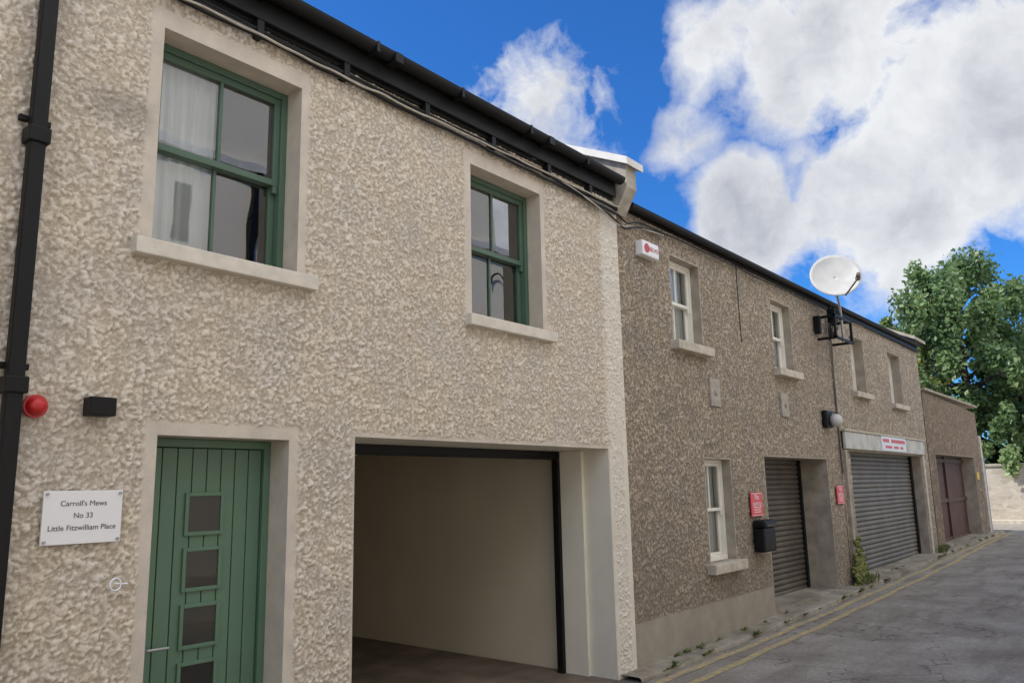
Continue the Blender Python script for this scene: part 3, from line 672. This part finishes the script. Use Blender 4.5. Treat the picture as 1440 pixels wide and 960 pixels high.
w2=N(nt,'ShaderNodeVectorMath',operation='SCALE'); nt.links.new(w1.outputs[0],w2.inputs[0]); w2.inputs['Scale'].default_value=.07
w3=N(nt,'ShaderNodeVectorMath',operation='ADD'); nt.links.new(dirv,w3.inputs[0]); nt.links.new(w2.outputs[0],w3.inputs[1]); wd=w3.outputs[0]
nA=noise(nt,wd,6.5,12,.6); nC=noise(nt,wd,6,10,.58)
blobs=[((.713,.542,.445),.15,.92),((.745,.53,.41),.10,.8),((.891,.347,.292),.125,1.05),((.931,.205,.303),.19,1.0),((.858,.206,.471),.20,.95),((.920,.090,.381),.22,1.15),((.798,.324,.508),.14,.45),((.822,.397,.410),.08,.36),
((-.5,-.7,.5),.9,1.3),((.3,-.8,.55),.9,1.3),((.7,-.5,.5),.5,1.2),((.2,-.15,.97),.6,1.0),((-.8,.3,.5),.4,.7)]
tot=None
for c_,r_,w_2 in blobs:
    vd=N(nt,'ShaderNodeVectorMath',operation='DISTANCE'); nt.links.new(wd,vd.inputs[0]); vd.inputs[1].default_value=c_
    mr_=N(nt,'ShaderNodeMapRange',interpolation_type='SMOOTHSTEP'); mr_.inputs[1].default_value=0; mr_.inputs[2].default_value=r_; mr_.inputs[3].default_value=w_2; mr_.inputs[4].default_value=0
    nt.links.new(vd.outputs['Value'],mr_.inputs[0]); tot=mr_.outputs[0] if tot is None else mth(nt,'MAXIMUM',tot,mr_.outputs[0])
amp=mth(nt,'MINIMUM',mth(nt,'ADD',mth(nt,'MULTIPLY',tot,3.0),1.0),2.7)
dens=mth(nt,'ADD',tot,mth(nt,'MULTIPLY',mth(nt,'SUBTRACT',nA,.5),amp))
cf=ramp(nt,dens,[(.24,(0,0,0)),(.38,(.40,.40,.40)),(.62,(1,1,1))])
shade=mth(nt,'ADD',mth(nt,'MULTIPLY',mth(nt,'SUBTRACT',dens,.5),.62),mth(nt,'MULTIPLY',mth(nt,'SUBTRACT',nC,.45),1.9),True)
cc=ramp(nt,shade,[(.0,(5.9,6.0,6.1)),(.3,(4.8,4.9,5.15)),(.85,(2.5,2.65,3.05))])
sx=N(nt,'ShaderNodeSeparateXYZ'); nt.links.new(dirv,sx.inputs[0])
fl=N(nt,'ShaderNodeMapRange'); fl.inputs[1].default_value=.05; fl.inputs[2].default_value=-.35; fl.inputs[3].default_value=1.0; fl.inputs[4].default_value=2.6  # boosts out-of-view clouds behind the camera, added fill light for the facade
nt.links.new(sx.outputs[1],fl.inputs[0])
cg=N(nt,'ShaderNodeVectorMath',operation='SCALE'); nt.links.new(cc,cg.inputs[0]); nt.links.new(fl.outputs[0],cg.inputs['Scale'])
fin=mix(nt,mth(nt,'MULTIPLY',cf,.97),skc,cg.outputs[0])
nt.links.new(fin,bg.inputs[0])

# ------------------------------------------------------------ camera
R=np.array([925,188,1120.]);V=np.array([-130,-6030,1120.]);L=np.array([-1404,238,1120.])
R/=np.linalg.norm(R);V/=np.linalg.norm(V);L/=np.linalg.norm(L)
cam=bpy.data.cameras.new('camera'); co=bpy.data.objects.new('camera',cam); COL.objects.link(co)
cam.sensor_width=36; cam.lens=28.0; cam.clip_end=3000; cam.clip_start=.05
co.matrix_world=Matrix(((R[0],-R[1],-R[2],0),(L[0],-L[1],-L[2],-4.2),(V[0],-V[1],-V[2],1.75),(0,0,0,1)))
S.camera=co
S.view_settings.view_transform='Standard'
try: S.view_settings.look='None'
except Exception: pass
S.view_settings.exposure=0
